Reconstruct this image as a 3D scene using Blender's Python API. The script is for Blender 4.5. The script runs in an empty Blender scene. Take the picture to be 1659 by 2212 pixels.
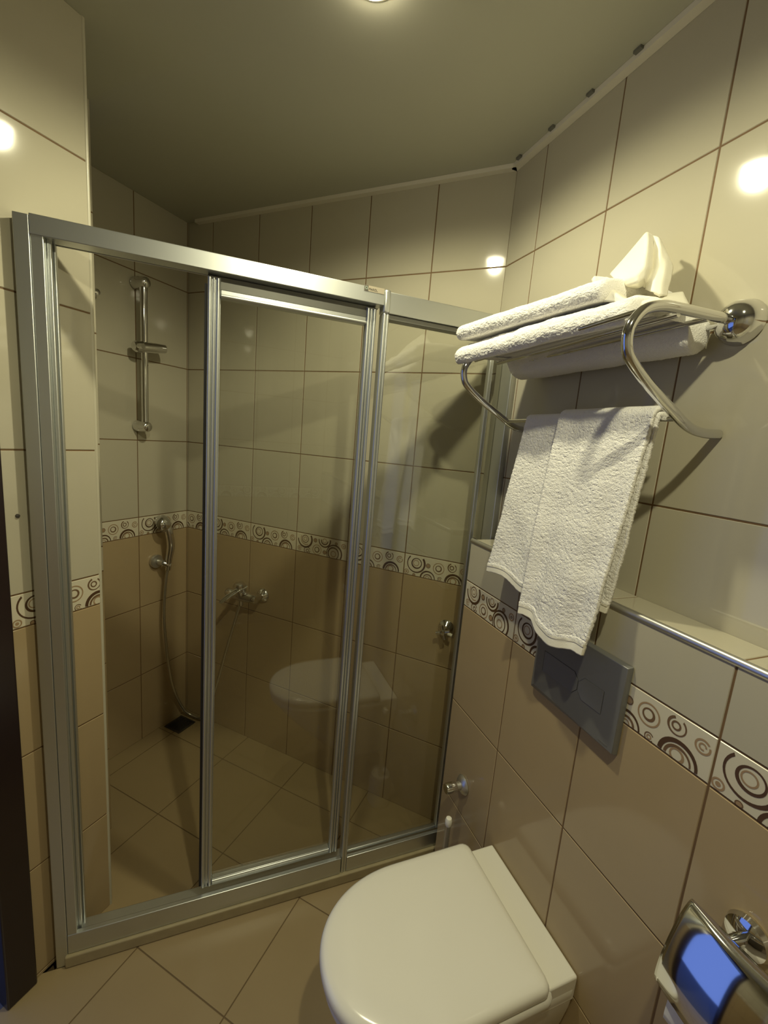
import bpy, bmesh, math, random
from mathutils import Vector, Matrix, noise
random.seed(4)
sc = bpy.context.scene
COL = sc.collection
# ------------------------------------------------------------------ camera
S2 = math.sqrt(.5)
XR = 1.3921            # corner of the back wall and the 45 degree wall
def cam():
    cd = bpy.data.cameras.new('camera'); co = bpy.data.objects.new('camera', cd); COL.objects.link(co)
    R = Matrix.Rotation(.41327, 4, 'Z') @ Matrix.Rotation(-.16897, 4, 'X') @ Matrix.Rotation(-.08253, 4, 'Y') @ Matrix.Rotation(math.pi/2, 4, 'X')
    co.matrix_world = Matrix.Translation((1.6895, -1.4799, 1.5039)) @ R
    cd.sensor_fit = 'HORIZONTAL'; cd.sensor_width = 36; cd.lens = 921.44/1659*36; cd.clip_start = .01
    sc.camera = co
cam()
# ------------------------------------------------------------------ world, lights, exposure
LAMP = Vector((1.212, -.645, 2.359))
wd = bpy.data.worlds.new('world'); sc.world = wd; wd.use_nodes = True
bg = wd.node_tree.nodes['Background']; bg.inputs[0].default_value = (.20, .34, 1.0, 1); bg.inputs[1].default_value = .8
LAMPS = [LAMP, Vector((1.816, -1.301, 2.359))]      # two spots in one row, the second above the camera
for _p, _e in zip(LAMPS, (29, 34)):
    ld = bpy.data.lights.new('lamp_light', 'SPOT'); ld.energy = _e; ld.color = (1, .945, .625)
    ld.spot_size = math.radians(164); ld.spot_blend = .45; ld.shadow_soft_size = .022
    lo = bpy.data.objects.new('lamp_light', ld); COL.objects.link(lo); lo.location = _p + Vector((0, 0, -.030))
sc.view_settings.view_transform = 'Standard'; sc.view_settings.look = 'None'
sc.view_settings.gamma = 1; sc.view_settings.use_curve_mapping = False
sc.view_settings.exposure = 0.0
sc.cycles.max_bounces = 10; sc.cycles.diffuse_bounces = 5; sc.cycles.glossy_bounces = 5
sc.cycles.transparent_max_bounces = 16; sc.cycles.use_denoising = True
sc.cycles.sample_clamp_indirect = 4

# ------------------------------------------------------------------ materials
def nt(m): return m.node_tree.nodes, m.node_tree.links
def mat(name, color, rough=.5, metal=0, spec=.5, coat=0, noise_amt=0, noise_scale=20, bump=0, bump_scale=200, aniso=None):
    m = bpy.data.materials.new(name); m.use_nodes = True; N, L = nt(m); b = N['Principled BSDF']
    b.inputs['Base Color'].default_value = (*color, 1); b.inputs['Roughness'].default_value = rough
    b.inputs['Metallic'].default_value = metal; b.inputs['Specular IOR Level'].default_value = spec
    if coat: b.inputs['Coat Weight'].default_value = coat; b.inputs['Coat Roughness'].default_value = .05
    if noise_amt or bump:
        tc = N.new('ShaderNodeTexCoord')
    if noise_amt:
        n = N.new('ShaderNodeTexNoise'); n.inputs['Scale'].default_value = noise_scale; n.inputs['Detail'].default_value = 4
        mx = N.new('ShaderNodeMix'); mx.data_type = 'RGBA'
        mx.inputs[6].default_value = (*[c*(1-noise_amt) for c in color], 1); mx.inputs[7].default_value = (*[min(1, c*(1+noise_amt)) for c in color], 1)
        L.new(tc.outputs['Object'], n.inputs['Vector']); L.new(n.outputs['Fac'], mx.inputs[0]); L.new(mx.outputs[2], b.inputs['Base Color'])
    if bump:
        n2 = N.new('ShaderNodeTexNoise'); n2.inputs['Scale'].default_value = bump_scale; n2.inputs['Detail'].default_value = 3
        bp = N.new('ShaderNodeBump'); bp.inputs['Strength'].default_value = bump; bp.inputs['Distance'].default_value = .002
        L.new(tc.outputs['Object'], n2.inputs['Vector']); L.new(n2.outputs['Fac'], bp.inputs['Height']); L.new(bp.outputs[0], b.inputs['Normal'])
    return m
M = {}
M['cream'] = mat('cream_tile', (.465, .432, .335), .07, spec=.5, noise_amt=.02, noise_scale=9)
M['beige'] = mat('beige_tile', (.40, .305, .175), .10, spec=.45, noise_amt=.03, noise_scale=12)
M['band'] = mat('border_tile', (.62, .575, .45), .22, noise_amt=.02)
M['grout'] = mat('brown_grout', (.15, .085, .035), .75, noise_amt=.25, noise_scale=30)
M['dark'] = mat('ring_dark_brown', (.085, .045, .022), .3)
M['mid'] = mat('ring_brown', (.16, .095, .05), .3)
M['tan'] = mat('ring_tan', (.34, .23, .13), .3)
M['floor'] = mat('floor_tile', (.33, .25, .135), .26, spec=.4, noise_amt=.05, noise_scale=7)
M['floorgrout'] = mat('floor_grout', (.15, .10, .045), .8)
M['ceil'] = mat('ceiling_paint', (.45, .445, .36), .36, spec=.35, noise_amt=.02, noise_scale=3)
M['white'] = mat('white_trim', (.72, .68, .58), .35)
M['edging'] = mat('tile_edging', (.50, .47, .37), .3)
M['alu'] = mat('silver_lacquered_aluminium', (.60, .62, .61), .36, metal=.93, spec=.5)
M['aludark'] = mat('aluminium_shadow_gap', (.20, .20, .18), .45, metal=.5)
M['chrome'] = mat('chrome', (.72, .72, .72), .07, metal=1)
M['satin'] = mat('satin_chrome', (.62, .61, .57), .34, metal=.9)
M['rubber'] = mat('black_rubber', (.012, .011, .013), .6)
M['ceramic'] = mat('white_ceramic', (.80, .78, .70), .08, spec=.5, coat=.3)
M['lid'] = mat('white_seat_plastic', (.82, .80, .72), .16, spec=.5)
M['plate'] = mat('matt_grey_plate', (.20, .20, .195), .34, metal=.3)
M['wood'] = mat('dark_wood', (.018, .010, .010), .28, noise_amt=.3, noise_scale=8)
M['towel'] = mat('terry_towel', (.86, .84, .80), .95, spec=.1, bump=1.0, bump_scale=420)
M['linen'] = mat('flat_woven_cotton', (.84, .81, .70), .9, spec=.15, bump=.25, bump_scale=700)
M['hose'] = mat('steel_hose', (.55, .53, .46), .3, metal=.9)
M['silicone'] = mat('old_silicone', (.36, .30, .17), .5, noise_amt=.2, noise_scale=25)
M['drain'] = mat('drain_steel', (.10, .09, .08), .4, metal=.7)
M['paper'] = mat('toilet_paper', (.80, .77, .70), .9)
M['label'] = mat('label_silver', (.33, .29, .22), .4)
M['ink'] = mat('label_ink', (.10, .09, .07), .5)
M['inkblue'] = mat('label_mark_green', (.22, .26, .22), .4)
M['carpet'] = mat('carpet', (.10, .11, .16), .95)
def glass(name, tint, rough=0):
    m = bpy.data.materials.new(name); m.use_nodes = True; N, L = nt(m); N.clear()
    o = N.new('ShaderNodeOutputMaterial'); mx = N.new('ShaderNodeMixShader'); tr = N.new('ShaderNodeBsdfTransparent'); gl = N.new('ShaderNodeBsdfGlossy')
    lw = N.new('ShaderNodeLayerWeight'); lw.inputs['Blend'].default_value = .5
    pw = N.new('ShaderNodeMath'); pw.operation = 'POWER'; pw.inputs[1].default_value = 5; L.new(lw.outputs['Facing'], pw.inputs[0])
    fr = N.new('ShaderNodeMath'); fr.operation = 'MULTIPLY_ADD'; fr.inputs[1].default_value = .93; fr.inputs[2].default_value = .065; L.new(pw.outputs[0], fr.inputs[0])
    tr.inputs[0].default_value = (*tint, 1); gl.inputs['Roughness'].default_value = rough
    L.new(fr.outputs[0], mx.inputs[0]); L.new(tr.outputs[0], mx.inputs[1]); L.new(gl.outputs[0], mx.inputs[2]); L.new(mx.outputs[0], o.inputs[0])
    return m
M['glass'] = glass('clear_shower_glass', (.965, .972, .945), .0)
def emit(name, color, s):
    m = bpy.data.materials.new(name); m.use_nodes = True; N, L = nt(m); N.clear()
    o = N.new('ShaderNodeOutputMaterial'); e = N.new('ShaderNodeEmission'); e.inputs[0].default_value = (*color, 1); e.inputs[1].default_value = s
    L.new(e.outputs[0], o.inputs[0]); return m
M['lamp'] = emit('lamp_diffuser', (1, .90, .62), 60)

# ------------------------------------------------------------------ mesh builder
def W(u, t, z): return Vector((XR + S2*(u-t), -S2*(u+t), z))      # right-wall coordinates: along, out, up
def I(x, y, z): return Vector((x, y, z))
class MB:
    def __init__(s): s.v = []; s.f = []; s.mi = []; s.mats = []
    def m(s, mt):
        if mt not in s.mats: s.mats.append(mt)
        return s.mats.index(mt)
    def poly(s, pts, mt):
        b = len(s.v); s.v += [Vector(p) for p in pts]; s.f.append(list(range(b, b+len(pts)))); s.mi.append(s.m(mt))
    def box(s, a, b, mt, F=I):
        (x0, y0, z0), (x1, y1, z1) = a, b; n = len(s.v)
        s.v += [F(x, y, z) for z in (z0, z1) for (x, y) in ((x0, y0), (x1, y0), (x1, y1), (x0, y1))]
        for q in ((0, 3, 2, 1), (4, 5, 6, 7), (0, 1, 5, 4), (1, 2, 6, 5), (2, 3, 7, 6), (3, 0, 4, 7)):
            s.f.append([n+i for i in q]); s.mi.append(s.m(mt))
    def prism(s, pts, z0, z1, mt, F=I):
        n = len(s.v); k = len(pts)
        s.v += [F(x, y, z0) for x, y in pts] + [F(x, y, z1) for x, y in pts]
        s.f.append([n+i for i in range(k)][::-1]); s.f.append([n+k+i for i in range(k)])
        for i in range(k): s.f.append([n+i, n+(i+1) % k, n+k+(i+1) % k, n+k+i])
        s.mi += [s.m(mt)]*(k+2)
    def grid(s, P, nu, nv, mt, closeu=False, closev=False):
        n = len(s.v)
        for j in range(nv):
            for i in range(nu): s.v.append(Vector(P(i, j)))
        for j in range(nv if closev else nv-1):
            for i in range(nu if closeu else nu-1):
                a = n+j*nu+i; b = n+j*nu+(i+1) % nu; c = n+((j+1) % nv)*nu+(i+1) % nu; d = n+((j+1) % nv)*nu+i
                s.f.append([a, b, c, d]); s.mi.append(s.m(mt))
    def tube(s, pts, r, mt, seg=16, cap=True):
        pts = [Vector(p) for p in pts]; rr = r if isinstance(r, (list, tuple)) else [r]*len(pts)
        T = []
        for i in range(len(pts)):
            d = (pts[min(i+1, len(pts)-1)] - pts[max(i-1, 0)]).normalized(); T.append(d)
        up = Vector((0, 0, 1)) if abs(T[0].z) < .9 else Vector((1, 0, 0))
        nrm = (up - T[0]*up.dot(T[0])).normalized(); n = len(s.v)
        for i, p in enumerate(pts):
            nrm = (nrm - T[i]*nrm.dot(T[i])).normalized(); bn = T[i].cross(nrm)
            for k in range(seg):
                a = 2*math.pi*k/seg; s.v.append(p + (nrm*math.cos(a) + bn*math.sin(a))*rr[i])
        for i in range(len(pts)-1):
            for k in range(seg):
                s.f.append([n+i*seg+k, n+i*seg+(k+1) % seg, n+(i+1)*seg+(k+1) % seg, n+(i+1)*seg+k]); s.mi.append(s.m(mt))
        if cap:
            s.f.append([n+k for k in range(seg)][::-1]); s.f.append([n+(len(pts)-1)*seg+k for k in range(seg)]); s.mi += [s.m(mt)]*2
    def lathe(s, prof, base, axis, mt, seg=28):
        axis = Vector(axis).normalized(); base = Vector(base)
        a0 = axis.orthogonal().normalized(); b0 = axis.cross(a0)
        s.grid(lambda i, j: base + axis*prof[j][1] + (a0*math.cos(2*math.pi*i/seg) + b0*math.sin(2*math.pi*i/seg))*max(prof[j][0], 1e-5), seg, len(prof), mt, closeu=True)
    def build(s, name, parent=None, smooth=True, bevel=0, angle=35, kind=None, base=None, solid=0, subsurf=0):
        me = bpy.data.meshes.new(name); o = bpy.data.objects.new(name, me); COL.objects.link(o)
        org = Vector((0, 0, 0))
        if parent is not None:
            p = parent
            while p is not None: org = org + Vector(p.location); p = p.parent
        if base is not None: base = Vector(base)
        elif parent is None and s.v:
            base = sum(s.v, Vector())/len(s.v); base.z = min(v.z for v in s.v)
        else: base = org
        me.from_pydata([v-base for v in s.v], [], s.f)
        for mt in s.mats: me.materials.append(M[mt])
        me.polygons.foreach_set('material_index', s.mi)
        bm = bmesh.new(); bm.from_mesh(me); bmesh.ops.remove_doubles(bm, verts=bm.verts, dist=2e-5)
        if not solid: bmesh.ops.recalc_face_normals(bm, faces=bm.faces)
        bm.to_mesh(me); bm.free()
        o.location = base-org
        if parent is not None: o.parent = parent
        if smooth:
            for p in me.polygons: p.use_smooth = True
            me.set_sharp_from_angle(angle=math.radians(angle))
        if solid: md = o.modifiers.new('solid', 'SOLIDIFY'); md.thickness = solid; md.offset = 0
        if subsurf: md = o.modifiers.new('sub', 'SUBSURF'); md.levels = subsurf; md.render_levels = subsurf
        if bevel: md = o.modifiers.new('bevel', 'BEVEL'); md.width = bevel; md.segments = 3; md.limit_method = 'ANGLE'; md.angle_limit = math.radians(40)
        if kind: o['kind'] = kind
        return o
def thing(name, label, cat, loc, group=None):
    o = bpy.data.objects.new(name, None); COL.objects.link(o); o.location = loc; o.empty_display_size = .05
    o['label'] = label; o['category'] = cat
    if group: o['group'] = group
    return o
def tag(o, label, cat, group=None):
    o['label'] = label; o['category'] = cat
    if group: o['group'] = group
    return o
def smoothpath(pts, n=8):
    pts = [Vector(p) for p in pts]; out = []
    for i in range(len(pts)-1):
        p0 = pts[max(i-1, 0)]; p1 = pts[i]; p2 = pts[i+1]; p3 = pts[min(i+2, len(pts)-1)]
        for k in range(n):
            t = k/n
            out.append(.5*((2*p1) + (p2-p0)*t + (2*p0-5*p1+4*p2-p3)*t*t + (3*p1-p0-3*p2+p3)*t**3))
    out.append(pts[-1]); return out

# ------------------------------------------------------------------ tiled surfaces
ZB, ZT, CEIL = 1.0016, 1.0846, 2.359
ROWS = [.0116, .3416, .6716, ZB, ZT, 1.4146, 1.7446, 2.0746]
def clip_poly(pts, ax, lim, keep_less):
    out = []
    for i in range(len(pts)):
        a, b = pts[i], pts[(i+1) % len(pts)]
        ia = (a[ax] <= lim) if keep_less else (a[ax] >= lim); ib = (b[ax] <= lim) if keep_less else (b[ax] >= lim)
        if ia: out.append(a)
        if ia != ib:
            f = (lim-a[ax])/(b[ax]-a[ax]); out.append((a[0]+f*(b[0]-a[0]), a[1]+f*(b[1]-a[1])))
    return out
def clip_convex(pts, hull):          # hull counter-clockwise
    for i in range(len(hull)):
        (x0, y0), (x1, y1) = hull[i], hull[(i+1) % len(hull)]
        sd = lambda p: (x1-x0)*(p[1]-y0) - (y1-y0)*(p[0]-x0)
        out = []
        for k in range(len(pts)):
            a, b = pts[k], pts[(k+1) % len(pts)]; sa, sb = sd(a), sd(b)
            if sa >= 0: out.append(a)
            if (sa >= 0) != (sb >= 0):
                f = sa/(sa-sb); out.append((a[0]+f*(b[0]-a[0]), a[1]+f*(b[1]-a[1])))
        pts = out
        if len(pts) < 3: return []
    return pts
# (centre x, distance from top edge, outer radius, width, crescent shift x, y, colour, start angle, end angle) in mm
PA = [(49, 29, 37, 5.5, -1.8, -1, 'dark', 135, 400), (50, 29, 21, 4.2, .8, 1, 'dark', 0, 360), (48, 28, 12, 2.6, 0, 0, 'tan', 0, 360),
      (96, 30, 9, 2.4, 0, 0, 'mid', 0, 360), (96, 30, 6, 6, 0, 0, 'tan', 0, 360),
      (137, 33, 22, 3, 0, 0, 'tan', 0, 360), (137, 33, 12.5, 4, -.8, .8, 'mid', 0, 360),
      (187, 20, 17, 3.4, .8, -.8, 'mid', 110, 415), (186, 20, 8.5, 3.2, 0, 0, 'mid', 0, 360),
      (231, 26, 13, 3.2, 0, 0, 'tan', 40, 380), (231, 26, 6.5, 2.6, 0, 0, 'tan', 0, 300),
      (12, 67, 10, 3, 0, 0, 'tan', 0, 360), (12, 67, 4, 4, 0, 0, 'tan', 0, 360),
      (43, 75, 6, 2, 0, 0, 'mid', 0, 360), (43, 75, 4, 4, 0, 0, 'tan', 0, 360),
      (97, 79, 30, 4.6, 1.2, -.8, 'dark', 0, 180), (98, 79, 18, 4, -.6, -.6, 'mid', 0, 180), (97, 78, 9, 2.6, 0, 0, 'tan', 0, 360),
      (145, 72, 9, 2, 0, 0, 'mid', 30, 330), (145, 72, 5, 2.4, 0, 0, 'tan', 0, 360),
      (197, 76, 35, 6.5, 1.5, -1.2, 'dark', 0, 180), (197, 76, 24, 4, 1, -.6, 'mid', 0, 180), (196, 70, 13, 4, -.6, .8, 'tan', 0, 360)]
PB = [(47, 22, 37, 6, -1.6, 1, 'dark', 180, 395), (50, 20, 26, 3.2, 0, 0, 'tan', 150, 300), (47, 20, 17, 3, 0, 0, 'mid', 0, 360), (47, 20, 9, 2.4, 0, 0, 'tan', 0, 360),
      (97, 18, 9, 2.4, 0, 0, 'mid', 0, 360), (97, 18, 6, 6, 0, 0, 'tan', 0, 360),
      (143, 12, 30, 5, -1.2, .8, 'dark', 175, 372), (142, 13, 18, 4, 0, 1, 'dark', 170, 360), (142, 13, 10, 2.6, 0, 0, 'tan', 0, 360),
      (198, 16, 6.5, 2.2, 0, 0, 'mid', 0, 360), (198, 16, 4, 4, 0, 0, 'tan', 0, 360),
      (233, 21, 11, 4, 0, 0, 'tan', 0, 360), (233, 21, 4, 2, 0, 0, 'mid', 0, 360),
      (20, 63, 10.5, 2.6, 0, 0, 'tan', 0, 330), (20, 63, 5, 3, 0, 0, 'tan', 0, 360),
      (58, 68, 16, 3, 0, 0, 'mid', 20, 360), (60, 69, 7.5, 3, 0, 0, 'mid', 0, 360),
      (107, 57, 22, 3, 0, 0, 'tan', 0, 360), (107, 57, 12.5, 4, -.8, .8, 'mid', 0, 360),
      (145, 62, 9, 2.6, 0, 0, 'mid', 0, 360), (145, 62, 6, 6, 0, 0, 'tan', 0, 360),
      (191, 59, 38, 5, -1.5, -.8, 'dark', -40, 215), (186, 59, 27, 4.6, 1, -1, 'dark', 0, 360), (187, 61, 13, 3.2, 0, 0, 'tan', 0, 360)]
def ring_tile(mb, P, x0, pat, c0, c1, top, h):
    for cx, d, R, w, sx, sy, colr, a0, a1 in pat:
        cx, cy, R, w, sx, sy = x0+cx/1000, top-d/1000, R/1000, w/1000, sx/1000, sy/1000
        r = R-w; n = max(8, int(abs(a1-a0)/11))
        for k in range(n):
            q = []
            for a, rad, ox, oy in ((a0+(a1-a0)*k/n, R, 0, 0), (a0+(a1-a0)*(k+1)/n, R, 0, 0), (a0+(a1-a0)*(k+1)/n, r, sx, sy), (a0+(a1-a0)*k/n, r, sx, sy)):
                q.append((cx+ox+rad*math.cos(math.radians(a)), cy+oy+rad*math.sin(math.radians(a))))
            if r < 1e-6: q = q[:3]
            for ax, lim, less in ((0, c0, False), (0, c1, True), (1, top-h, False), (1, top, True)):
                if q: q = clip_poly(q, ax, lim, less)
            if len(q) >= 3: mb.poly([P(x, y, .0004) for x, y in q], colr)
def tiled(mb, P, u0, u1, z0, z1, vl, hl, colour=None, pats=None, g=.0016, back=.04, groutmat='grout', u_origin=0, ext=(0, 0)):
    """P(u, z, out) gives the world point."""
    us = [u0]+[v for v in vl if u0+.004 < v < u1-.004]+[u1]; zs = [z0]+[z for z in hl if z0+.004 < z < z1-.004]+[z1]
    ch = .0011
    for i in range(len(us)-1):
        for j in range(len(zs)-1):
            a, b, c, d = us[i], us[i+1], zs[j], zs[j+1]
            a += g if i else 0; b -= g if i < len(us)-2 else 0; c += g if j else 0; d -= g if j < len(zs)-2 else 0
            if b-a < .003 or d-c < .003: continue
            zc = (c+d)/2; mt = colour or ('cream' if zc > ZT else ('band' if zc > ZB else 'beige'))
            f = [(a+ch, c+ch), (b-ch, c+ch), (b-ch, d-ch), (a+ch, d-ch)]; o = [(a, c), (b, c), (b, d), (a, d)]
            mb.poly([P(x, y, 0) for x, y in f], mt)
            for k in range(4):
                k2 = (k+1) % 4; mb.poly([P(*o[k], -.0012), P(*o[k2], -.0012), P(*f[k2], 0), P(*f[k], 0)], mt)
            if mt == 'band' and not colour:
                # tile start on the 250 mm pitch
                st = us[i] if (i > 0 or us[i+1]-us[i] > .2) else us[i+1]-.25
                idx = int(round((st-u_origin)/.25))
                pt = PB if (pats and idx in pats) else PA
                ring_tile(mb, P, st, pt, a+ch, b-ch, d-ch, d-c-2*ch)
    n = len(mb.v)
    mb.v += [P(u, z, o) for o in (-.0011, -back) for (u, z) in ((u0-ext[0], z0), (u1+ext[1], z0), (u1+ext[1], z1), (u0-ext[0], z1))]
    for q in ((0, 1, 2, 3), (7, 6, 5, 4), (0, 4, 5, 1), (1, 5, 6, 2), (2, 6, 7, 3), (3, 7, 4, 0)):
        mb.f.append([n+i for i in q]); mb.mi.append(mb.m(groutmat))
def vls(o, a, b): return [o+k*.25 for k in range(-20, 20) if a < o+k*.25 < b]
XL, XM = .5665, .322
def wall(name, P, u0, u1, z0, z1, vo, pats=None, **k):
    mb = MB(); tiled(mb, P, u0, u1, z0, z1, vls(vo, u0, u1), ROWS, pats=pats, u_origin=vo, **k)
    return mb.build(name, smooth=False, kind='structure', base=(0, 0, 0))
# shower
wall('wall_back', lambda u, z, o: I(u, -o, z), 0, XR, .0, CEIL, .1419, pats=(2,), ext=(.05, .05))
wall('wall_shower_left', lambda u, z, o: I(o, u, z), -.60, 0, 0, CEIL, -.505)
wall('wall_shower_step', lambda u, z, o: I(XM+o, u, z), -.776, -.615, 0, CEIL, -.865)
mb = MB(); mb.box((-.04, -.66, 0), (XM-.03, -.615, CEIL), 'cream'); mb.build('wall_shower_return', smooth=False, kind='structure', base=(0, 0, 0))
mb = MB(); mb.box((XM-.03, -.82, 0), (XL-.041, -.7765, CEIL), 'cream'); mb.build('wall_shower_corner', smooth=False, kind='structure', base=(0, 0, 0))
wall('wall_left', lambda u, z, o: I(XL+o, u, z), -.983, -.776, 0, CEIL, -1.026)
wall('wall_left_far', lambda u, z, o: I(XL+o, u, z), -2.62, -1.93, 0, CEIL, -1.026)
mb = MB(); mb.box((XL-.1, -1.93, 2.10), (XL, -.976, CEIL), 'cream'); mb.build('wall_over_door', smooth=False, kind='structure', base=(0, 0, 0))
# 45 degree wall, its ledge, end walls
UE, LT, LZ = 2.15, .1003, 1.217
wall('wall_right', lambda u, z, o: W(u, o, z), 0, UE, LZ-.03, CEIL, .1355, ext=(0, .05))
mb = MB(); mb.box((-.03, -.05, 0), (.3, -.002, LZ), 'beige', W); mb.build('wall_right_low', smooth=False, kind='structure', base=(0, 0, 0))
mb = MB()
PL = lambda u, z, o: W(u, LT+o, z)
tiled(mb, PL, .1427, UE, 0, LZ-.006, vls(.3927, .15, UE), ROWS, pats=(-1,), u_origin=.3927, back=.05)
tiled(mb, lambda u, z, o: W(u, z, LZ+o), .1427, UE, .0, LT-.007, vls(.3927, .15, UE), [], colour='cream', back=.02)
tiled(mb, lambda u, z, o: W(.1427-o, u, z), 0, LT-.001, 0, LZ-.002, [], ROWS, back=.02)
mb.build('wall_right_ledge', smooth=False, kind='structure', base=(0, 0, 0))
wall('wall_end', lambda u, z, o: W(UE-o, u, z), 0, 1.72, 0, CEIL, .1)
wall('wall_front', lambda u, z, o: I(u, -2.62+o, z), XL, 2.0, 0, CEIL, .1)
# ceiling and floors
mb = MB(); mb.box((-.2, -2.8, CEIL), (3.2, .2, CEIL+.05), 'ceil'); mb.build('ceiling', smooth=False, kind='structure', base=(0, 0, 0))
def floor_tiles(name, hull, z, ox, oy, back=.03):
    mb = MB(); xs = [ox+k*.33 for k in range(-8, 9)]; ys = [oy+k*.33 for k in range(-9, 8)]; g = .0018
    for x in xs:
        for y in ys:
            q = clip_convex([(x+g, y+g), (x+.33-g, y+g), (x+.33-g, y+.33-g), (x+g, y+.33-g)], hull)
            if len(q) < 3: continue
            mb.poly([I(a, b, z) for a, b in q], 'floor')
            k = len(q)
            for i in range(k):
                a, b = q[i], q[(i+1) % k]; mb.poly([I(*a, z-.0015), I(*b, z-.0015), I(*b, z), I(*a, z)], 'floor')
    mb.prism(hull, z-back, z-.0012, 'floorgrout')
    return mb.build(name, smooth=False, kind='structure', base=(0, 0, 0))
def xy(u, t): p = W(u, t, 0); return (p.x, p.y)
floor_tiles('floor', [(XL-.01, -2.63), xy(UE+.02, 1.75), xy(UE+.02, .07), xy(.10, .07), xy(.10, 1.2816)], 0, 1.0636, -.8115)
floor_tiles('floor_shower', [(-.01, -.99), (.487, -.99), xy(.06, 0), (XR+.01, .01), (-.01, .01)], .0125, .744, -.165)
mb = MB(); mb.box((-.1, -2.9, -.08), (3.1, .1, -.0305), 'floorgrout'); mb.build('floor_slab', smooth=False, kind='structure', base=(0, 0, 0))
mb = MB(); mb.prism([(.02, -.04), (.16, -.04), (.12, 1.25), (.02, 1.2)], -.03, -.0015, 'floorgrout', W); mb.build('floor_threshold', smooth=False, kind='structure', base=(0, 0, 0))
# trims
def trim(n, mb, **k): return mb.build('trim_%d' % n, smooth=True, kind='structure', base=(0, 0, 0), **k)
mb = MB(); mb.box((0, .0005, CEIL-.013), (UE, .022, CEIL-.0005), 'white', W); trim(1, mb)
mb = MB(); mb.box((.06, -.022, CEIL-.013), (XR, -.0005, CEIL-.0005), 'white'); trim(2, mb)
mb = MB()
mb.tube([W(.1427, LT-.004, LZ-.003), W(UE, LT-.004, LZ-.003)], .0075, 'satin', 20); trim(3, mb)
mb = MB(); mb.tube([I(XL-.004, -.7785, .0), I(XL-.004, -.7785, CEIL)], .0055, 'edging', 16); trim(4, mb)
for u, _w in ((.038, 'nearest the room corner'), (.174, 'second from the room corner'), (.304, 'third from the room corner'), (.432, 'fourth from the corner, above the towel stack')):
    mb = MB(); mb.box((u-.006, .0222, CEIL-.006), (u+.012, .031, CEIL-.0004), 'aludark', W)
    tag(mb.build('ceiling_clip'), 'small dark clip along white ceiling trim, ' + _w, 'clip', 'clips along the ceiling trim')
# door: dark frame beside the tiled strip
door = MB(); door.box((XL-.10, -1.05, 0), (XL+.012, -.9835, 2.12), 'wood'); door.box((XL-.10, -1.93, 0), (XL+.012, -1.86, 2.12), 'wood')
door.box((XL-.10, -1.86, 2.04), (XL+.012, -1.05, 2.12), 'wood'); door.build('door_1', smooth=True, bevel=.004, kind='structure', base=(0, 0, 0))
mb = MB(); mb.box((-1.6, -3.2, -.03), (XL-.011, -1.0, -.001), 'carpet'); mb.build('floor_next_room', smooth=False, kind='structure', base=(0, 0, 0))
mb = MB(); mb.lathe([(0, .004), (.004, .003), (.0045, 0)], I(XL, -.957, 1.268), (1, 0, 0), 'drain', 12)
tag(mb.build('wall_plug'), 'tiny grey plug in cream tile beside dark door frame', 'plug')

# ------------------------------------------------------------------ ceiling lamp
for _k, (_p, _l) in enumerate(zip(LAMPS, ('round lit spotlight in ceiling, cut by top edge of photo', 'second round ceiling spotlight, above the toilet and nearer the viewer'))):
    lamp = thing('ceiling_spotlight', _l, 'lamp', _p)
    mb = MB(); mb.lathe([(.048, 0), (.050, -.003), (.044, -.006), (.039, -.005), (.038, 0)], _p, (0, 0, 1), 'white', 40); mb.build('trim_ring', lamp)
    mb = MB(); mb.lathe([(.0379, -.001), (.037, -.010), (.031, -.017), (.018, -.021), (0, -.022)], _p, (0, 0, 1), 'lamp', 36); mb.build('diffuser', lamp)

# ------------------------------------------------------------------ shower enclosure (u, t, z)
encl = thing('shower_enclosure', 'silver framed shower enclosure with clear sliding glass door pushed right', 'shower enclosure', W(.1, .65, 0))
def eb(name, boxes, mt='alu', parent=None, bevel=.0015, prisms=(), tubes=()):
    mb = MB()
    for a, b, *m2 in boxes: mb.box(a, b, m2[0] if m2 else mt, W)
    for pts, z0, z1 in prisms: mb.prism(pts, z0, z1, mt, W)
    for a, b, r in tubes: mb.tube([W(*a), W(*b)], r, mt, 14)
    return mb.build(name, parent or encl, bevel=bevel)
eb('wall_channel', [], prisms=[([(.100, 1.209), (.100, 1.236), (.070, 1.2365), (.042, 1.209)], .001, 1.893)])
lp = eb('left_post', [((.045, 1.186, .04), (.098, 1.2085, 1.893)), ((.05, 1.176, .04), (.062, 1.186, 1.858)), ((.074, 1.178, .04), (.082, 1.186, 1.858))])
eb('top_rail', [((.060, .434, 1.857), (.1005, 1.2085, 1.896)), ((.050, .434, 1.868), (.060, 1.186, 1.896)), ((.050, .434, 1.857), (.053, 1.186, 1.868))])
eb('bottom_track', [((.086, .436, .038), (.100, 1.2085, .098)), ((.045, .02, .038), (.086, 1.186, .080)), ((.086, .02, .038), (.0985, .415, .094))], bevel=.002)
eb('sill', [((.040, .005, 0.0005), (.108, 1.215, .037))], mt='silicone', bevel=.004)
eb('fixed_rail', [((.060, .021, 1.840), (.096, .418, 1.895))])
clip = eb('corner_clip', [((.060, .415, 1.838), (.101, .434, 1.899))], bevel=.006)
eb('middle_post', [((.066, .416, .040), (.092, .433, 1.838))], tubes=[((.094, .4285, .036), (.094, .4285, 1.838), .0052), ((.094, .4195, .036), (.094, .4195, 1.838), .0045)])
eb('right_channel', [((.045, .0008, .04), (.128, .020, 1.893))], bevel=.002)
fp = eb('fixed_panel', [((.066, .058, .096), (.084, .070, 1.842)), ((.068, .07, .094), (.082, .416, .104)), ((.060, .05, 1.826), (.090, .416, 1.840), 'aludark')])
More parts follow.
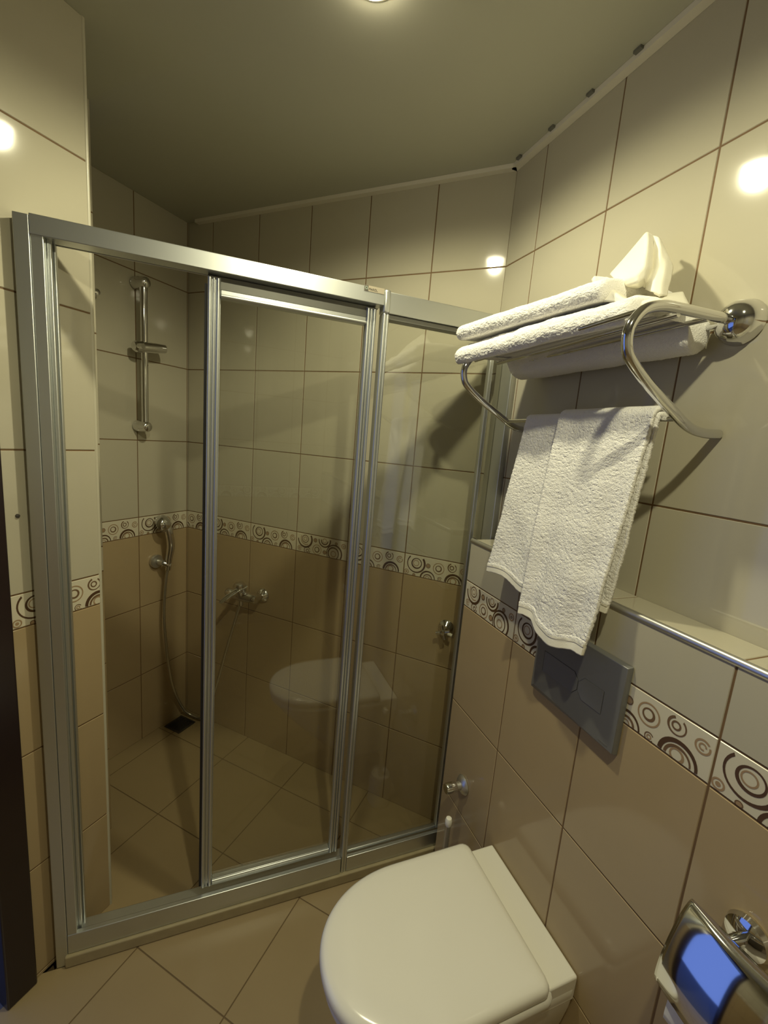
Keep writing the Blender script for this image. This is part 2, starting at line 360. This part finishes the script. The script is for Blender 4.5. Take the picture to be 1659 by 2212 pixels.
mb = MB(); mb.box((.073, .020, .10), (.078, .417, 1.83), 'glass', W); mb.build('glass_pane', fp, smooth=False)['label'] = 'clear fixed glass pane'
sd = eb('sliding_door', [((.058, .843, .104), (.074, .873, 1.853)), ((.058, .446, .104), (.074, .474, 1.853)),
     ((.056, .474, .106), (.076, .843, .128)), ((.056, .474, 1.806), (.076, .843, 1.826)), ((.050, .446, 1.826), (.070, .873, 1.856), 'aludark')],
     tubes=[((.076, .868, .110), (.076, .868, 1.850), .0048), ((.076, .8585, .110), (.076, .8585, 1.850), .003), ((.076, .849, .110), (.076, .849, 1.850), .0048),
            ((.076, .469, .110), (.076, .469, 1.850), .0048), ((.076, .4605, .110), (.076, .4605, 1.850), .003), ((.076, .451, .110), (.076, .451, 1.850), .0048),
            ((.0775, .474, .1245), (.0775, .843, .1245), .0035), ((.0775, .474, 1.811), (.0775, .843, 1.811), .0045)])
mb = MB(); mb.box((.0645, .4735, .120), (.0695, .8435, 1.815), 'glass', W); mb.build('glass_pane', sd, smooth=False)['label'] = 'clear sliding glass pane'
eb('gasket', [((.060, .8735, .108), (.070, .8795, 1.835))], mt='rubber', parent=sd, bevel=0)
mb = MB(); mb.lathe([(.004, 0), (.004, .002), (.0015, .002), (0, .001)], W(.0745, .858, .113), W(1, 0, 0)-W(0, 0, 0), 'rubber', 12); mb.build('screw', sd)
# maker's label on the rail
mb = MB(); mb.box((.1008, .436, 1.8835), (.1016, .492, 1.8975), 'label', W); lab = mb.build('maker_label', encl); lab['label'] = 'small silver sticker with printed name'
mb = MB(); mb.box((.1016, .481, 1.8835), (.1021, .4925, 1.8975), 'ink', W); mk = mb.build('label_mark', lab, bevel=.001)
mb = MB(); mb.lathe([(.0042, 0), (.0042, .0006), (.0022, .0006), (.0022, 0)], W(.1021, .4868, 1.8905), W(1, 0, 0)-W(0, 0, 0), 'inkblue', 20); mb.build('label_emblem', lab)
tcv = bpy.data.curves.new('label_text', 'FONT'); tcv.body = 'PAROL'; tcv.size = .0078; tcv.extrude = .0003; tcv.align_x = 'LEFT'
tob = bpy.data.objects.new('label_text_curve', tcv); COL.objects.link(tob)
dg = bpy.context.evaluated_depsgraph_get(); tme = bpy.data.meshes.new_from_object(tob.evaluated_get(dg)); bpy.data.objects.remove(tob)
to = bpy.data.objects.new('label_text', tme); COL.objects.link(to); tme.materials.clear(); tme.materials.append(M['ink']); to.parent = lab
Rt = Matrix(((-(-S2), 0, S2), (S2, 0, -S2), (0, 1, 0))).to_4x4()      # text x = towards -t, text y = up, normal = +u
pos = W(.1019, .4795, 1.8868); par = Vector(encl.location)+Vector(lab.location)
to.matrix_local = Matrix.Translation(pos-par) @ Rt

# ------------------------------------------------------------------ shower fittings on the left wall (x = 0)
sr = thing('shower_rail', 'chrome wall rail with sliding holder on left shower wall', 'shower rail', (0.0, -.255, 1.46))
mb = MB(); mb.tube([I(.05, -.256, 1.47), I(.05, -.256, 2.03)], .0135, 'chrome', 20); mb.build('bar', sr)
for z in (2.028, 1.474):
    mb = MB(); mb.lathe([(0, 0), (.022, 0), (.024, .004), (.024, .028), (.022, .032), (.0215, .056), (.019, .066), (.012, .072), (0, .074)], I(0.0008, -.256, z), (1, 0, 0), 'chrome', 24)
    mb.build('bracket', sr)
mb = MB(); mb.lathe([(0, 0), (.016, .0), (.022, .008), (.022, .034), (.020, .036), (.020, .09), (.0165, .13), (.011, .13), (.011, .11), (0, .11)], I(.056, -.306, 1.780), (.10, 1, .12), 'chrome', 24)
sl = mb.build('slider', sr)
mb = MB(); mb.tube([I(.056, -.30, 1.782), I(.09, -.29, 1.782)], .011, 'chrome', 16); mb.build('clamp_knob', sr)
mb = MB(); mb.lathe([(0, 0), (.016, 0), (.016, .004), (.006, .006), (.006, .02), (.011, .026), (.011, .032), (0, .036)], I(.0008, -.425, 1.94), (1, 0, 0), 'chrome', 20)
tag(mb.build('wall_hook'), 'small round chrome hook half hidden behind wall step left of shower rail', 'hook')
hs = thing('hand_shower', 'chrome hand shower hanging low in wall holder by patterned border', 'hand shower', (0.0, -.17, .83))
mb = MB(); mb.lathe([(0, 0), (.029, 0), (.031, .004), (.031, .014), (.029, .017), (0, .018)], I(.0008, -.180, .872), (1, 0, 0), 'satin', 28)
mb.tube([I(.018, -.176, .870), I(.045, -.170, .868)], .013, 'satin', 16)
mb.tube([I(.045, -.172, .868), I(.058, -.160, .862), I(.066, -.150, .858)], .013, 'chrome', 16); mb.build('holder', hs)
mb = MB(); pts = smoothpath([I(.058, -.158, .835), I(.062, -.155, .89), I(.070, -.152, .95), I(.066, -.158, 1.01), I(.058, -.162, 1.045)], 6)
mb.tube(pts, [.0115+.0045*math.sin(math.pi*i/(len(pts)-1))+.005*(i/(len(pts)-1))**3 for i in range(len(pts))], 'chrome', 18); mb.build('handle', hs)
mb = MB(); mb.lathe([(0, .0), (.034, .0), (.039, .004), (.040, .014), (.035, .030), (.022, .042), (0, .048)], I(.034, -.180, 1.046), (.75, .45, .45), 'chrome', 28); mb.build('spray_head', hs)
mb = MB(); mb.tube(smoothpath([I(.058, -.160, .84), I(.052, -.168, .75), I(.05, -.173, .616), I(.05, -.164, .48), I(.05, -.150, .36), I(.05, -.120, .21), I(.052, -.065, .075), I(.09, -.04, .035), I(.16, -.045, .06), I(.24, -.05, .22), I(.32, -.055, .48), I(.385, -.06, .68), I(.405, -.062, .735)], 8), .0065, 'hose', 12); mb.build('hose', hs)
# mixer on the back wall
mx = thing('shower_mixer', 'chrome single lever mixer tap on back shower wall', 'mixer tap', (.405, -.0, .70))
for x in (.335, .478):
    mb = MB(); mb.lathe([(0, 0), (.031, 0), (.032, .004), (.028, .012), (.017, .018), (.014, .022), (.014, .052), (0, .053)], I(x, -.0008, .762), (0, -1, 0), 'chrome', 28); mb.build('escutcheon', mx)
mb = MB(); mb.lathe([(0, 0), (.017, 0), (.020, .006), (.021, .03), (.024, .055), (.026, .085), (.024, .115), (.021, .14), (.020, .164), (.017, .170), (0, .170)], I(.322, -.062, .762), (1, 0, 0), 'chrome', 28)
mb.lathe([(.012, 0), (.012, -.03), (.009, -.034), (0, -.034)], I(.405, -.062, .748), (0, 0, 1), 'chrome', 18); mb.build('body', mx)
mb = MB(); mb.lathe([(.023, 0), (.024, .02), (.023, .030), (.024, .034), (.024, .050), (.018, .062), (0, .066)], I(.410, -.064, .765), (0, -.25, 1), 'chrome', 28)
lv = smoothpath([I(.425, -.070, .812), I(.415, -.105, .800), I(.398, -.135, .780), I(.380, -.158, .755)], 6)
mb.grid(lambda i, j: lv[j] + Vector((.93, .37, 0))*math.cos(2*math.pi*i/20)*(.017-.008*j/(len(lv)-1)) + Vector((-.15, .4, 1)).normalized()*math.sin(2*math.pi*i/20)*.0055, 20, len(lv), 'chrome', closeu=True)
mb.poly([lv[-1] + Vector((.93, .37, 0))*math.cos(2*math.pi*i/20)*.009 + Vector((-.15, .4, 1)).normalized()*math.sin(2*math.pi*i/20)*.0055 for i in range(20)], 'chrome')
mb.build('lever', mx)
# stop valve on the back wall
sv = thing('stop_valve', 'chrome stop valve with white tipped handle at right of back shower wall', 'valve', (1.333, 0, .80))
mb = MB(); mb.lathe([(0, 0), (.030, 0), (.032, .003), (.028, .010), (.014, .018), (.012, .022), (.012, .036), (0, .036)], I(1.333, -.0008, .832), (0, -1, 0), 'chrome', 28); mb.build('escutcheon', sv)
mb = MB()
mb.lathe([(.008, 0), (.011, .004), (.011, .016), (.008, .020), (0, .021)], I(1.333, -.036, .832), (0, -1, 0), 'chrome', 18)
for a in (20, 110, 200, 290):
    c, s_ = math.cos(math.radians(a)), math.sin(math.radians(a)); mb.tube([I(1.333, -.047, .832), I(1.333+.026*c, -.047, .832+.026*s_)], [.006, .0075], 'chrome', 12)
hd = mb.build('handle', sv)
mb = MB(); mb.tube([I(1.352, -.050, .833), I(1.368, -.050, .830)], .006, 'white', 12); tp = mb.build('handle_tip', sv); tp['label'] = 'white handle tip'
# floor drain
dr = thing('floor_drain', 'square steel drain grate in back corner of shower floor', 'drain', (.065, -.098, .0125))
mb = MB(); d0 = .0505
for a, b in (((-d0, -d0), (d0, -d0+.010)), ((-d0, d0-.010), (d0, d0)), ((-d0, -d0+.010), (-d0+.010, d0-.010)), ((d0-.010, -d0+.010), (d0, d0-.010))):
    mb.box((.065+a[0], -.098+a[1], .0127), (.065+b[0], -.098+b[1], .016), 'drain')
mb.build('frame', dr, bevel=.0008)
mb = MB(); mb.box((.065-.0405, -.098-.0405, .0126), (.065+.0405, -.098+.0405, .0132), 'rubber')
for k in range(9): mb.box((.065-.038+k*.0088, -.098-.0405, .0130), (.065-.034+k*.0088, -.098+.0405, .0152), 'drain')
mb.build('grate', dr)

# ------------------------------------------------------------------ towel rack on the slanting wall
rack = thing('towel_rack', 'chrome hotel towel rack on slanting wall holding white towels', 'towel rack', W(.5, 0, 1.55))
BP = [(0.004, 1.751), (0.146, 1.747), (.200, 1.743), (.236, 1.729), (.257, 1.700), (.254, 1.670), (.238, 1.652), (.197, 1.625), (.134, 1.591), (.085, 1.567), (.045, 1.560), (.004, 1.561)]
UN, UF = .737, .256
for u in (UN, UF):
    mb = MB(); mb.tube(smoothpath([W(u, t, z) for t, z in BP], 6), .0085, 'chrome', 18); mb.build('bracket', rack)
    mb = MB(); mb.lathe([(0, 0), (.037, 0), (.038, .003), (.036, .008), (.0355, .014), (.032, .025), (.024, .035), (.015, .040), (0, .042)], W(u, .0006, 1.7505), W(0, 1, 0)-W(0, 0, 0), 'chrome', 30); mb.build('flange', rack)
for t, zn, zf in ((.228, 1.7335, 1.7225), (.158, 1.738, 1.7245), (.088, 1.743, 1.735), (.035, 1.745, 1.737)):
    mb = MB(); mb.tube([W(UN, t, zn), W(UF, t, zf)], .0048, 'chrome', 12); mb.build('shelf_rod', rack)
RT, RZ = .108, 1.579
mb = MB(); mb.tube([W(UN, RT, RZ), W(UF, RT, RZ)], .005, 'chrome', 12); mb.build('hanging_rail', rack)

# ------------------------------------------------------------------ towels
def fuzz(p, s, a): return noise.noise(p*s)*a
def hang_sheet(mb, top, bot, zc, tw, toff, rr, mt, nu=70, nv=110, waves=((3, .006, 0),), seed=0, back=False, bulge=0):
    """cloth folded over the rail; top/bot = (u left, u right); zc(a) bottom height; tw = how far out the lower edge stands."""
    def P(i, j):
        a = i/(nu-1); b = j/(nv-1)
        zb = zc(a); arc = math.pi*rr*.9; Lz = RZ-zb
        sgn = -1 if back else 1
        s = b*(arc+Lz)
        if s < arc:
            th = math.pi*.9*(1-s/arc) - math.pi*.0
            t = RT + sgn*rr*math.cos(th); z = RZ + rr*math.sin(th); d = 0
        else:
            d = (s-arc)/Lz; t = RT + sgn*rr + (tw*d if not back else toff*d); z = RZ-(s-arc)
        k = min(1, d*1.6)
        t += sum(A*math.sin(2*math.pi*(f*a+ph)+d*1.2)*(.25+.75*k) for f, A, ph in waves)
        u = top[0]+(top[1]-top[0])*a + ((bot[0]-top[0])*(1-a)+(bot[1]-top[1])*a)*(d**1.1)
        p = Vector((u, t, z)); q = Vector((u+seed, t, z))
        hm = 0 if b > .955 else 1
        t += noise.noise(q*14)*.004*k + hm*(noise.noise(Vector((q.x*95, q.y*95, q.z*210)))*.0008 + noise.noise(Vector((q.x*260, q.y*260, q.z*480)))*.0012) + (.0016 if .945 < b <= .962 else 0)
        t = max(t, .004) if z > LZ+.01 else max(t, LT+.008)
        u += noise.noise(q*9+Vector((7, 0, 0)))*.004*k; z += noise.noise(q*90+Vector((0, 5, 0)))*.0012*(b > .97)
        return W(u, t, z)
    mb.grid(P, nu, nv, mt)
    for k in range((nu-1)*(nv-1)):
        if k//(nu-1) >= int((nv-1)*.955): mb.mi[-1-((nu-1)*(nv-1)-1-k)] = mb.m('linen')
ht = thing('hand_towel', 'white terry hand towel hanging folded over lower rail of towel rack', 'towel', W(.53, RT, 1.10))
mb = MB(); hang_sheet(mb, (.356, .53), (.315, .50), lambda a: 1.172+.006*math.sin(a*6), .028, 0, .012, 'towel', 110, 230, waves=((1.2, .005, .1),), seed=3); mb.build('left_fold', ht, solid=.007)
mb = MB(); hang_sheet(mb, (.478, .702), (.482, .676), lambda a: 1.118-.014*math.sin(a*math.pi)+.012*math.sin(a*7+.5)*(1-a), .040, 0, .0195, 'towel', 140, 260, waves=((1.5, .0065, .30), (3.1, .003, .1)), seed=9); mb.build('front_fold', ht, solid=.008)
mb = MB(); hang_sheet(mb, (.37, .705), (.42, .684), lambda a: 1.205, .012, .012, .0085, 'towel', 130, 220, waves=((2, .003, .2),), seed=15); mb.build('back_fold', ht, solid=.008)
def slab(name, label, u0, u1, prof, mt, skew, wav, seed, nu=240, dens=230):
    """folded towel: closed (t, z) profile swept along u with rounded ends"""
    pts = smoothpath([Vector((0, a, b)) for a, b in prof+[prof[0]]], max(3, dens//len(prof)))[:-1]
    cz = sum(p.z for p in pts)/len(pts); ct = sum(p.y for p in pts)/len(pts); nv = len(pts)
    mb = MB()
    def P(i, j):
        x = i/(nu-1); e = min(x, 1-x)*nu/7; f = math.sqrt(max(0, 1-(1-min(1, e))**2)) if e < 1 else 1
        p = pts[j]; u = u0+(u1-u0)*x
        t = ct+(p.y-ct)*(.86+.14*f); z = cz+(p.z-cz)*(.15+.85*f)
        t += skew(x, p.y); z += wav(x, t)
        q = Vector((u*1.0+seed, t, z)); n = noise.noise(q*18)*.0045+noise.noise(Vector((q.x*90, q.y*150, q.z*150)))*.0010+noise.noise(Vector((q.x*300, q.y*400, q.z*400)))*.0013
        d = Vector((0, p.y-ct, p.z-cz)); d = d.normalized() if d.length > 1e-6 else Vector((0, 0, 1))
        return W(u+noise.noise(q*15)*.004, max(.006, t+d.y*n), z+d.z*n)
    mb.grid(P, nu, nv, mt, closev=True)
    for i in (0, nu-1):
        n0 = len(mb.v); mb.v += [P(i, j) for j in range(nv)]; mb.f.append([n0+j for j in range(nv)]); mb.mi.append(mb.m(mt))
    o = mb.build(name, angle=60); tag(o, label, 'towel', 'folded bath towels on the rack'); return o
# lower towel rests on the rods, its front droops over the front rod at the left
slab('bath_towel', 'lower folded white bath towel lying on rods of the rack', .215, .700,
     [(.02, 1.712), (.05, 1.700), (.085, 1.712), (.10, 1.7475), (.15, 1.745), (.21, 1.742), (.238, 1.728), (.258, 1.722), (.268, 1.738), (.262, 1.757), (.235, 1.770), (.15, 1.776), (.07, 1.775), (.022, 1.762), (.012, 1.735)],
     'towel', lambda x, y: -.045*x*(1 if y > .2 else y/.2) + .004, lambda x, t: (-.010*(1-x) if t > .235 else -.004*(1-x)), 2)
slab('bath_towel', 'upper folded white bath towel lying on top of other folded towel', .200, .635,
     [(.03, 1.783), (.10, 1.783), (.18, 1.781), (.235, 1.777), (.258, 1.776), (.266, 1.792), (.256, 1.810), (.225, 1.820), (.14, 1.826), (.07, 1.826), (.03, 1.815), (.022, 1.798)],
     'towel', lambda x, y: -.040*x*(1 if y > .2 else y/.2), lambda x, t: .0, 6)
# crumpled cloth with a pointed peak
def cloth(name, label, rows, mt, thick, sub=2):
    mb = MB(); nv = len(rows); nu = len(rows[0])
    mb.grid(lambda i, j: W(*rows[j][i]), nu, nv, mt)
    o = mb.build(name, solid=0); o.modifiers.new('sub', 'SUBSURF').levels = sub+1; o.modifiers['sub'].render_levels = sub+1
    s = o.modifiers.new('solid', 'SOLIDIFY'); s.thickness = thick; s.offset = 0
    if label: tag(o, label, 'towel')
    return o
PEAK = [
 [(.500, .070, 1.887), (.530, .070, 1.908), (.555, .070, 1.927), (.576, .075, 1.937), (.572, .055, 1.937), (.591, .060, 1.926), (.604, .050, 1.898), (.613, .040, 1.875)],
 [(.529, .100, 1.870), (.570, .110, 1.876), (.599, .115, 1.888), (.621, .120, 1.896), (.599, .080, 1.905), (.622, .090, 1.895), (.637, .085, 1.871), (.632, .060, 1.858)],
 [(.563, .130, 1.851), (.604, .145, 1.842), (.633, .150, 1.847), (.646, .145, 1.861), (.617, .095, 1.876), (.642, .110, 1.867), (.659, .110, 1.846), (.648, .080, 1.840)],
 [(.592, .150, 1.832), (.632, .170, 1.816), (.659, .175, 1.814), (.661, .160, 1.831), (.634, .110, 1.848), (.660, .130, 1.835), (.675, .130, 1.822), (.664, .100, 1.819)],
 [(.602, .150, 1.824), (.640, .170, 1.806), (.663, .175, 1.803), (.664, .165, 1.812), (.644, .130, 1.821), (.674, .150, 1.808), (.687, .145, 1.798), (.670, .110, 1.805)],
 [(.592, .130, 1.826), (.620, .140, 1.811), (.642, .145, 1.807), (.646, .140, 1.810), (.644, .130, 1.806), (.685, .160, 1.784), (.697, .155, 1.776), (.678, .120, 1.787)],
]
BASE = [
 [(0.586, 0.200, 1.829), (0.547, 0.120, 1.853), (0.581, 0.115, 1.806), (0.617, 0.105, 1.800), (0.636, 0.090, 1.803), (0.654, 0.050, 1.812)],
 [(0.594, 0.205, 1.820), (0.590, 0.168, 1.833), (0.632, 0.160, 1.785), (0.662, 0.170, 1.782), (0.688, 0.160, 1.773), (0.682, 0.080, 1.790)],
 [(0.607, 0.210, 1.795), (0.635, 0.200, 1.791), (0.662, 0.200, 1.770), (0.692, 0.195, 1.759), (0.707, 0.180, 1.758), (0.706, 0.100, 1.769)],
 [(0.616, 0.210, 1.779), (0.648, 0.200, 1.771), (0.674, 0.200, 1.759), (0.698, 0.195, 1.750), (0.716, 0.185, 1.744), (0.719, 0.110, 1.753)],
]
cl = thing('crumpled_towel', 'crumpled smooth white towel rising to a point on top of folded towels', 'towel', W(.62, .12, 1.77))
def cloth(name, rows, thick):
    mb = MB(); mb.grid(lambda i, j: W(*rows[j][i]), len(rows[0]), len(rows), 'linen')
    o = mb.build(name, cl, angle=180); _at = o.data.attributes.new('crease_edge', 'FLOAT', 'EDGE'); _at.data.foreach_set('value', [.45]*len(o.data.edges)); m_ = o.modifiers.new('sub', 'SUBSURF'); m_.levels = m_.render_levels = 3
    m_ = o.modifiers.new('solid', 'SOLIDIFY'); m_.thickness = thick; m_.offset = 0
    return o
cloth('pointed_fold', PEAK, .0045); cloth('loose_fold', BASE, .006)

# ------------------------------------------------------------------ flush plate
fl = thing('flush_plate', 'grey dual flush plate on tiled wall above toilet', 'flush plate', W(.613, LT, .93))
mb = MB(); _o = [(.490, .932), (.737, .932), (.737, 1.118), (.490, 1.118)]; _i = [(.503, .945), (.7345, .9345), (.7345, 1.1155), (.503, 1.1155)]
mb.poly([W(x, LT+.0008, z) for x, z in _o][::-1], 'plate'); mb.poly([W(x, LT+.0142, z) for x, z in _i], 'plate')
for _k in range(4):
    a_, b_ = _o[_k], _o[(_k+1) % 4]; c_, d_ = _i[(_k+1) % 4], _i[_k]
    mb.poly([W(a_[0], LT+.0008, a_[1]), W(b_[0], LT+.0008, b_[1]), W(b_[0], LT+.008, b_[1]), W(a_[0], LT+.008, a_[1])], 'plate')
    mb.poly([W(a_[0], LT+.008, a_[1]), W(b_[0], LT+.008, b_[1]), W(c_[0], LT+.0142, c_[1]), W(d_[0], LT+.0142, d_[1])], 'plate')
mb.build('plate', fl, bevel=.0012)
def btn(x0, x1, side):
    zc, h = 1.019, .0245; xm = x0 if side < 0 else x1
    if side < 0: pts = [(x0, zc-h), (x1-.014, zc-h), (x1-.002, zc-h+.014), (x1-.002, zc+h-.014), (x1-.014, zc+h), (x0, zc+h)]
    else: pts = [(x0+.014, zc-h), (x1, zc-h), (x1, zc+h), (x0+.014, zc+h), (x0+.002, zc+h-.014), (x0+.002, zc-h+.014)]
    return pts
for nm, x0, x1, sd_ in (('large_button', .527, .632, -1), ('small_button', .632, .695, 1)):
    pts = btn(x0, x1, sd_); mb = MB(); n = len(pts); cx = sum(p[0] for p in pts)/n; cz = sum(p[1] for p in pts)/n
    ins = lambda p, k: (cx+(p[0]-cx)*k, cz+(p[1]-cz)*k)
    L0, L1, L2 = LT+.0142, LT+.0152, LT+.0135
    mb.poly([W(*[(ins(p, 1.03))[0]], L0, ins(p, 1.03)[1]) for p in pts], 'rubber')
    for i in range(n):
        a, b = pts[i], pts[(i+1) % n]
        mb.poly([W(a[0], L0, a[1]), W(b[0], L0, b[1]), W(b[0], L1, b[1]), W(a[0], L1, a[1])], 'plate')
        a2, b2 = ins(a, .72), ins(b, .72)
        mb.poly([W(a[0], L1, a[1]), W(b[0], L1, b[1]), W(b2[0], L1-.0008, b2[1]), W(a2[0], L1-.0008, a2[1])], 'plate')
        a3, b3 = ins(a, .35), ins(b, .35)
        mb.poly([W(a2[0], L1-.0008, a2[1]), W(b2[0], L1-.0008, b2[1]), W(b3[0], L0+.0001, b3[1]), W(a3[0], L0+.0001, a3[1])], 'plate')
    mb.poly([W(ins(p, .35)[0], L0+.0001, ins(p, .35)[1]) for p in pts], 'plate')
    mb.build(nm, fl, angle=20)
mb = MB(); mb.box((.700, LT+.0139, .940), (.722, LT+.0146, .9435), 'aludark', W); mb.build('plate_mark', fl)

# ------------------------------------------------------------------ wall hung toilet
TC = .588
toi = thing('toilet', 'white wall hung toilet with closed soft edged lid', 'toilet', W(TC, LT, .08))
def dshape(hw, t0, t1, tm, n=56, k=2.15, rc=.02):
    """outline: straight back at t0, straight sides to tm, rounded front to t1"""
    pts = []
    for i in range(n+1):
        a = -math.pi/2 + math.pi*i/n; c, s_ = math.cos(a), math.sin(a)
        pts.append((TC + hw*math.copysign(abs(s_)**(2/k), s_), tm + (t1-tm)*abs(c)**(2/k)))
    for i in range(5):
        a = math.pi/2*i/4; pts.append((TC+hw-rc+rc*math.cos(a), t0+rc-rc*math.sin(a)))
    for i in range(5):
        a = math.pi/2*i/4; pts.append((TC-hw+rc-rc*math.sin(a), t0+rc-rc*math.cos(a)))
    return pts
def loft(mb, secs, mt, cap0=True, cap1=True):
    n = len(secs[0][0]); mb.grid(lambda i, j: W(secs[j][0][i][0], secs[j][0][i][1], secs[j][1]), n, len(secs), mt, closeu=True)
    for j, c in ((0, cap0), (len(secs)-1, cap1)):
        if c: mb.poly([W(x, y, secs[j][1]) for x, y in secs[j][0]], mt)
mb = MB()
loft(mb, [(dshape(.170-e, .182+e, .628-e, .40), z) for e, z in ((.010, .4005), (.002, .403), (0, .408), (0, .418), (.003, .4255), (.009, .430), (.020, .4325), (.060, .4345), (.110, .4355), (.150, .436))], 'lid')
mb.build('lid', toi, angle=50)
mb = MB()
loft(mb, [(dshape(.172-e, .172+e, .622-e, .40), z) for e, z in ((.006, .378), (.001, .380), (0, .384), (0, .394), (.004, .399), (.012, .4002))], 'lid', True, True)
mb.build('seat', toi, angle=50)
mb = MB()
loft(mb, [(dshape(hw, LT+.0012, t1, tm, rc=.012), z) for hw, t1, tm, z in ((.085, .30, .20, .085), (.10, .34, .24, .10), (.115, .40, .28, .14), (.130, .46, .31, .20), (.145, .52, .34, .26), (.156, .575, .37, .32), (.159, .600, .385, .355), (.1590, .606, .39, .372), (.156, .602, .39, .3765))], 'ceramic')
bowl = mb.build('bowl', toi, angle=50)
mb = MB(); mb.box((TC-.1585, LT+.0012, .34), (TC+.1585, .195, .4025), 'ceramic', W); mb.build('rear_deck', toi, bevel=.005)
# angle valve beside the toilet
av = thing('angle_valve', 'chrome angle valve on tiled wall between shower and toilet', 'valve', W(.262, LT, .43))
mb = MB(); mb.lathe([(0, 0), (.029, 0), (.030, .003), (.025, .010), (.013, .015), (.012, .03), (0, .031)], W(.262, LT+.0006, .446), W(0, 1, 0)-W(0, 0, 0), 'satin', 24); mb.build('escutcheon', av)
mb = MB(); mb.lathe([(0, 0), (.013, 0), (.0165, .003), (.0165, .034), (.014, .038), (0, .038)], W(.262, LT+.028, .446), W(0, 1, 0)-W(0, 0, 0), 'chrome', 20); mb.build('handle', av)
# toilet brush
tb = thing('toilet_brush', 'white toilet brush in holder on floor behind toilet seat', 'toilet brush', W(.338, .193, 0))
mb = MB(); mb.lathe([(0, .0005), (.042, .0005), (.045, .004), (.043, .10), (.038, .13), (.034, .13), (.030, .12), (0, .118)], W(.338, .193, 0), (0, 0, 1), 'white', 28); mb.build('holder', tb)
mb = MB(); mb.tube([W(.338, .193, .12), W(.338, .193, .40)], .0085, 'satin', 14); mb.build('handle', tb)
mb = MB(); mb.lathe([(.0085, 0), (.0105, .004), (.0105, .018), (.008, .025), (0, .028)], W(.338, .193, .398), (0, 0, 1), 'ceramic', 18); mb.build('handle_tip', tb)['label'] = 'white rounded handle tip'

# ------------------------------------------------------------------ toilet paper holder
ph = thing('toilet_paper_holder', 'chrome covered toilet paper holder on wall right of toilet', 'paper holder', W(1.0, LT, .70))
mb = MB(); mb.lathe([(0, 0), (.028, 0), (.030, .004), (.027, .012), (.016, .018), (.0, .020)], W(.985, LT+.0006, .832), W(0, 1, 0)-W(0, 0, 0), 'chrome', 28)
mb.tube(smoothpath([W(.985, LT+.012, .832), W(.985, LT+.04, .838), W(.985, LT+.055, .842)], 5), .008, 'chrome', 14); mb.build('flange', ph)
prof = [(.148, .846), (.156, .850), (.170, .835), (.182, .812), (.192, .785), (.199, .758), (.201, .735), (.199, .722)]
pr = smoothpath([Vector((0, a, b)) for a, b in prof], 6)
mb = MB(); u0, u1 = .932, 1.075; nn = 24
mb.grid(lambda i, j: W(u0+(u1-u0)*i/(nn-1), pr[j].y + .010*math.sin(math.pi*i/(nn-1))*min(1, j/8), pr[j].z), nn, len(pr), 'chrome'); cv = mb.build('cover', ph, solid=.002)
mb = MB(); mb.tube([W(.936, .155, .843), W(1.071, .155, .843)], .006, 'chrome', 14); mb.build('hinge_bar', ph)
pr_ = thing('toilet_roll', 'white toilet paper roll under chrome cover', 'toilet paper', W(1.0, .153, .705))
mb = MB(); mb.lathe([(.018, 0), (.040, 0), (.043, .004), (.043, .096), (.040, .10), (.018, .10), (.018, 0)], W(.950, .153, .765), W(1, 0, 0)-W(0, 0, 0), 'paper', 36); mb.build('roll', pr_)
mb = MB(); mb.grid(lambda i, j: W(.953+.094*i/5, .153+.0435+.001*math.sin(j), .762-.085*j/9), 6, 10, 'paper'); mb.build('loose_sheet', pr_, solid=.0006)
mb = MB(); mb.tube([W(.940, .153, .765), W(1.065, .153, .765)], .010, 'chrome', 14); mb.tube(smoothpath([W(1.065, .153, .765), W(1.072, .152, .79), W(1.068, .155, .843)], 5), .005, 'chrome', 12); mb.build('roll_bar', ph)
